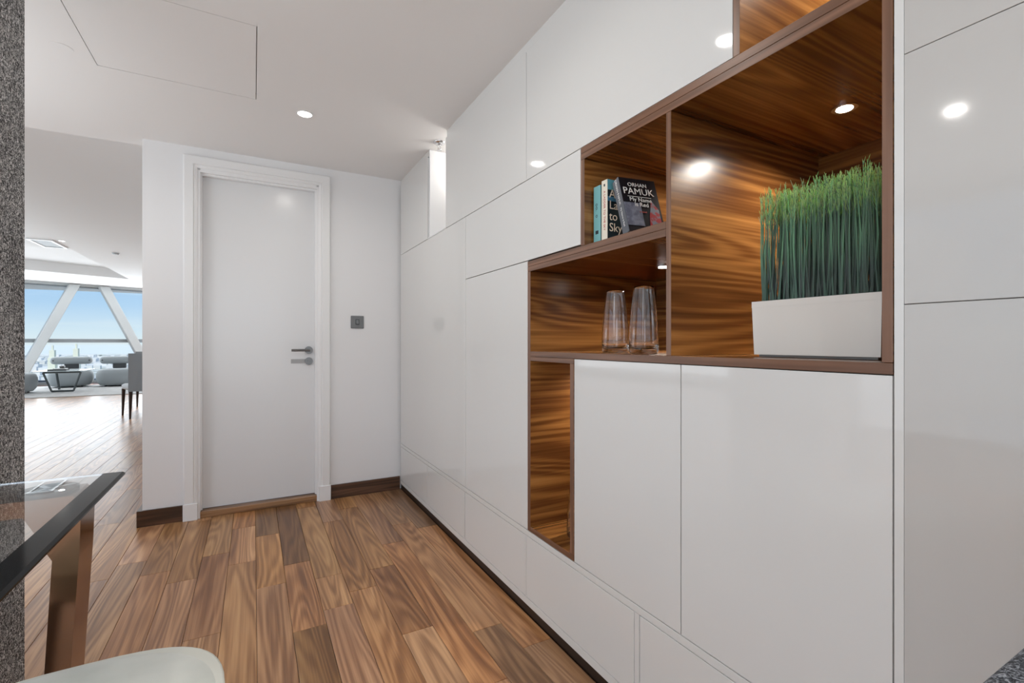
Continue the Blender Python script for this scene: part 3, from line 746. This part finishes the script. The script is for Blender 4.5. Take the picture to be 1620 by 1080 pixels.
def armchair():
    r = root('lounge_chair', (0, 0, 0), 'x', 'armchair', 'grey lounge chairs by the window')
    bm = bmesh.new()
    superloft(bm, [(0, 0, .028, .30, .30, 2.6), (0, 0, .035, .36, .35, 2.6), (0, 0, .10, .415, .39, 2.8), (0, 0, .20, .435, .405, 3), (0, 0, .32, .430, .40, 3), (0, 0, .40, .40, .375, 3), (0, 0, .432, .34, .33, 3), (0, 0, .440, .20, .20, 2.5)], 44)
    link('seat', fin(bm), grey_fab, r, smooth=True)
    box('back_support', -.14, .14, .16, .26, .438, .60, darkgrey, r, bev=.02)
    bm = bmesh.new(); bm_box(bm, -.40, .40, .10, .32, .555, .745)
    bmesh.ops.bevel(bm, geom=bm.edges[:], offset=.085, segments=6, profile=.5, affect='EDGES')
    bk = link('back_roll', fin(bm), grey_fab, r, smooth=True)
    for s_ in (-1, 1): tube('roll_button', (s_*.335, .0975, .65), (s_*.335, .1025, .65), .016, darkgrey, r, n=16)
    for sx in (-1, 1):
        for sy in (-1, 1): tube('foot', (sx*.22, sy*.22, 0), (sx*.22, sy*.22, .032), .02, darkgrey, r)
    return r
ac = armchair(); ac.location = (-4.146, 15.72, .0145)
ac['label'] = 'grey barrel lounge chair directly behind the glass coffee table'
ac.location = (-4.02, 15.75, .0145); ac.rotation_euler = (0, 0, math.radians(10))
dup(ac, (-3.06, 15.62, .0145), math.radians(4), 'grey barrel lounge chair behind the blue-grey dining chair, right of the coffee table')
dup(ac, (-4.64, 14.2, .0145), math.radians(80), 'grey lounge chair cut off by the speckled column at the left')

# coffee table
ct = root('coffee_table', (-3.75, 14.4, .0145), 'low coffee table with thin top on a grey trapezoid metal frame', 'coffee table')
bm = bmesh.new()
def bar(bm, a, b_, r=.018): bm_tube(bm, a, b_, r, n=6)
zt = .455
A0, A1, B0, B1 = (-4.11, 14.30, zt), (-3.30, 13.95, zt), (-3.965, 14.15, .034), (-3.53, 14.22, .034)
P4 = [Vector((-4.05, 14.05, zt)), Vector((-3.42, 14.05, zt)), Vector((-3.56, 14.12, .036)), Vector((-3.93, 14.12, .036))]
for i in range(4): bar(bm, P4[i], P4[(i+1) % 4], .021)
link('leg_frame', fin(bm), tframe, ct)
tube('rear_leg', (-4.02, 14.72, zt+.02), (-4.0, 14.86, .023), .024, tframe, ct, n=8)
box('table_top', -4.20, -3.34, 13.93, 14.85, zt+.020, zt+.034, pbr('pale_top', (.38, .44, .45), .15), ct, bev=.003)
bk = root('tray_with_books', (-3.85, 14.3, zt+.0345), 'small dark stack of books and pot on the coffee table', 'decor')
box('lower_book', -4.02, -3.70, 14.18, 14.40, zt+.0347, zt+.062, darkgrey, bk)
box('upper_book', -3.93, -3.72, 14.20, 14.38, zt+.0622, zt+.082, pbr('light_book', (.55, .56, .56), .6), bk)
bm = bmesh.new(); lathe(bm, (-3.80, 14.29, zt+.0822), [(0, 0), (.035, 0), (.052, .03), (.05, .055), (.03, .06), (0, .05)], 20); link('bowl', fin(bm), steel, bk, smooth=True)

# dining chairs in the living room
def dchair():
    r = root('dining_chair', (0, 0, 0), 'x', 'chair', 'blue-grey dining chairs')
    # local: back at y=0, seat towards +y
    bm = bmesh.new(); superloft(bm, [(.23, .27, .415, .225, .26, 5), (.23, .27, .43, .24, .275, 5), (.23, .27, .475, .24, .275, 5), (.23, .27, .49, .215, .25, 5)], 40); link('seat', fin(bm), pbr('seat_pale', (.52, .55, .57), .8), r, smooth=True)
    bm = bmesh.new(); n = 10
    pts_o, pts_i = [], []
    for i in range(n+1):
        t_ = i/n; x = -.015+.49*t_; y = -.03-.035*math.sin(PI*t_); pts_o.append((x, y)); 
    for i in range(n, -1, -1):
        t_ = i/n; x = -.005+.47*t_; y = .015-.035*math.sin(PI*t_); pts_i.append((x, y))
    prism(bm, pts_o+pts_i, .40, .96); bmesh.ops.triangulate(bm, faces=[f for f in bm.faces if len(f.verts) > 4])
    link('backrest', fin(bm), chair_fab, r)
    for x, y in ((.02, .0), (.44, .0), (.03, .50), (.43, .50)):
        tube('leg', (x, y, .414 if y > .1 else .399), (x+(.01 if x > .2 else -.01), y+(.015 if y > .1 else -.015), 0), .026, legwood, r, r1=.012, n=12)
    return r
dc = dchair(); dc['label'] = 'blue-grey upholstered dining chair with dark tapered legs at the wall corner'
dc.location = (-1.60, 8.78, 0); dc.rotation_euler = (0, 0, math.radians(21))
dup(dc, (-1.80, 10.43, 0), math.radians(21), 'blue-grey dining chair mostly hidden behind the nearer one')

# slanted facade
def wy(x): return 18.9+.4154*x
fa = root('window_1', (-4.5, wy(-4.5), 0), kind='structure'); mark(fa, 'slanted full-height facade glazing with white diagonal columns and a view over the city')
ang = math.atan(.4154)
def slab(name, xa, xb, z0, z1, off, th, mat, parent=fa):
    dx, dy = -math.sin(ang), math.cos(ang)
    pts = [(xa+dx*off, wy(xa)+dy*off), (xb+dx*off, wy(xb)+dy*off), (xb+dx*(off+th), wy(xb)+dy*(off+th)), (xa+dx*(off+th), wy(xa)+dy*(off+th))]
    bm = bmesh.new(); prism(bm, pts, z0, z1); return link(name, fin(bm), mat, parent)
slab('header_trim', -9.4, -.62, 2.655, 2.70, -.10, .3, mull)
slab('track', -9.4, -.62, 2.625, 2.655, -.02, .12, mull_d)
slab('mid_rail', -9.4, -.62, 1.118, 1.215, -.02, .08, mull_d)
slab('bottom_rail', -9.4, -.62, .0, .07, -.02, .12, mull_d)
for xa, xb in ((-9.4, -6.0), (-6.0, -.62)):
    slab('pane', xa+.02, xb-.02, .07, 1.118, .015, .01, pane_m); slab('pane', xa+.02, xb-.02, 1.215, 2.625, .015, .01, pane_m)
def diag(x0, z0, x1, z1):
    dx, dy = -math.sin(ang), math.cos(ang); off = -.16
    a = Vector((x0+dx*off, wy(x0)+dy*off, z0)); b_ = Vector((x1+dx*off, wy(x1)+dy*off, z1))
    d = (b_-a).normalized(); nrm = Vector((dx, dy, 0)); w = d.cross(nrm).normalized()
    bm = bmesh.new(); hw, hd = .105, .12
    cs = [(-hw, -hd), (hw, -hd), (hw, hd), (-hw, hd)]
    # square column cut level at floor and ceiling
    dh = Vector((d.x, d.y, 0))
    def ring(p):
        out = []
        for s_, t_ in cs:
            q = p+w*s_+nrm*t_
            q = q-d*((q.z-p.z)/d.z); out.append(bm.verts.new(q))
        return out
    A, B = ring(a), ring(b_)
    for i in range(4): bm.faces.new([A[i], A[(i+1) % 4], B[(i+1) % 4], B[i]])
    bm.faces.new(A[::-1]); bm.faces.new(B); bmesh.ops.recalc_face_normals(bm, faces=bm.faces[:])
    bmesh.ops.bevel(bm, geom=bm.edges[:], offset=.02, segments=2, profile=.5, affect='EDGES')
    return link('diagonal_column', fin(bm), mull, fa)
# line fitted through the photographed columns
diag(-5.35, .02, -4.32, 2.69); diag(-2.68, .02, -3.76, 2.69)
diag(-5.60, .02, -6.7, 2.69); diag(-2.42, .02, -1.3, 2.69)

# ceiling bits in the living room
dl = downlight(-2.62, 9.84, H2, 6, 'round downlight in the living room ceiling next to the white vent')
vt = root('ceiling_vent', (-2.9, 10.1, H2), 'white-rimmed grey recessed ceiling vent in the living room', 'vent')
boxes('frame', [(-3.02, -2.99, 9.80, 10.5, H2-.02, H2-.001), (-2.75, -2.72, 9.80, 10.5, H2-.02, H2-.001), (-2.99, -2.75, 9.80, 9.83, H2-.02, H2-.001), (-2.99, -2.75, 10.47, 10.5, H2-.02, H2-.001)], trim_m, vt)
box('grille', -2.988, -2.752, 9.832, 10.468, H2-.012, H2-.001, mull_d, vt)
sd = root('smoke_detector', (-2.138, 10.713, H2), 'small round detector on the living room ceiling', 'detector')
tube('housing', (-2.138, 10.713, H2-.001), (-2.138, 10.713, H2-.03), .055, pbr('detector_grey', (.45, .47, .48), .5), sd, r1=.042, n=20)

# ------------------------------------------------------------------ city far below the tower; its haze is put into the pale colours
GZ = -80
gm2 = bpy.data.materials.new('hazy_city_ground'); gm2.use_nodes = True; t = gm2.node_tree; b = t.nodes['Principled BSDF']; b.inputs['Roughness'].default_value = .95; b.inputs['Specular IOR Level'].default_value = .1
g = t.nodes.new('ShaderNodeNewGeometry'); n = t.nodes.new('ShaderNodeTexNoise'); n.inputs['Scale'].default_value = .016; n.inputs['Detail'].default_value = 5; t.links.new(g.outputs['Position'], n.inputs[0])
rp = t.nodes.new('ShaderNodeValToRGB'); t.links.new(n.outputs[0], rp.inputs[0]); cr = rp.color_ramp
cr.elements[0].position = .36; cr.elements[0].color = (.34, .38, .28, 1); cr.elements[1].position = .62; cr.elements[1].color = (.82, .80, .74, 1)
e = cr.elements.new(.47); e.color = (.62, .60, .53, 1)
t.links.new(rp.outputs[0], b.inputs['Base Color'])
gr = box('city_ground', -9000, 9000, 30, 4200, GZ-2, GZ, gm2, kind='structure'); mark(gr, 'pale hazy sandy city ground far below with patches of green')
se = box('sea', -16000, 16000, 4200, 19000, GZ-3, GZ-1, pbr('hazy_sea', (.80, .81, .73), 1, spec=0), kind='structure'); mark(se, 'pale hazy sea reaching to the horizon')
bm = bmesh.new()
for _ in range(900):
    y = 150+rnd.random()**1.4*3400; x = -y*rnd.uniform(.05, .5)
    if 1440 < y < 1580: continue
    s_ = rnd.uniform(8, 26); hh = rnd.uniform(4, 13)
    bm_box(bm, x, x+s_, y, y+s_*rnd.uniform(.6, 1.6), GZ, GZ+hh)
cb = link('low_city_buildings', fin(bm), pbr('pale_render', (.78, .76, .72), .9), kind='stuff'); mark(cb, 'scatter of pale low-rise buildings far below the windows', 'buildings')
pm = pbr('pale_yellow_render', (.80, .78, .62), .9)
for u_, y, hh, lb in ((-15.8, 1500, 74, 'left'), (-14.28, 1500, 78, 'right')):
    x = y*math.tan(math.radians(u_))
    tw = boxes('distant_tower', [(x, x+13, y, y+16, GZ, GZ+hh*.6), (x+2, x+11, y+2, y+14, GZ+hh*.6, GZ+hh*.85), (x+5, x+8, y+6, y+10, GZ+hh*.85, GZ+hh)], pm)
    mark(tw, f'thin pale stepped tower on the hazy skyline, the {lb} one of two', 'tower', 'distant towers')
rd = box('distant_causeway', -2600, 300, 3700, 3730, GZ+5, GZ+12, pbr('pale_concrete', (.75, .75, .72), .9)); mark(rd, 'long pale causeway crossing the far city', 'bridge')
for i in range(26):
    pass
boxes('pier', [(x, x+12, 3708, 3722, GZ, GZ+5) for x in range(-2580, 300, 110)], pbr('pale_concrete_pier', (.6, .6, .58), .9), rd, kind='stuff')
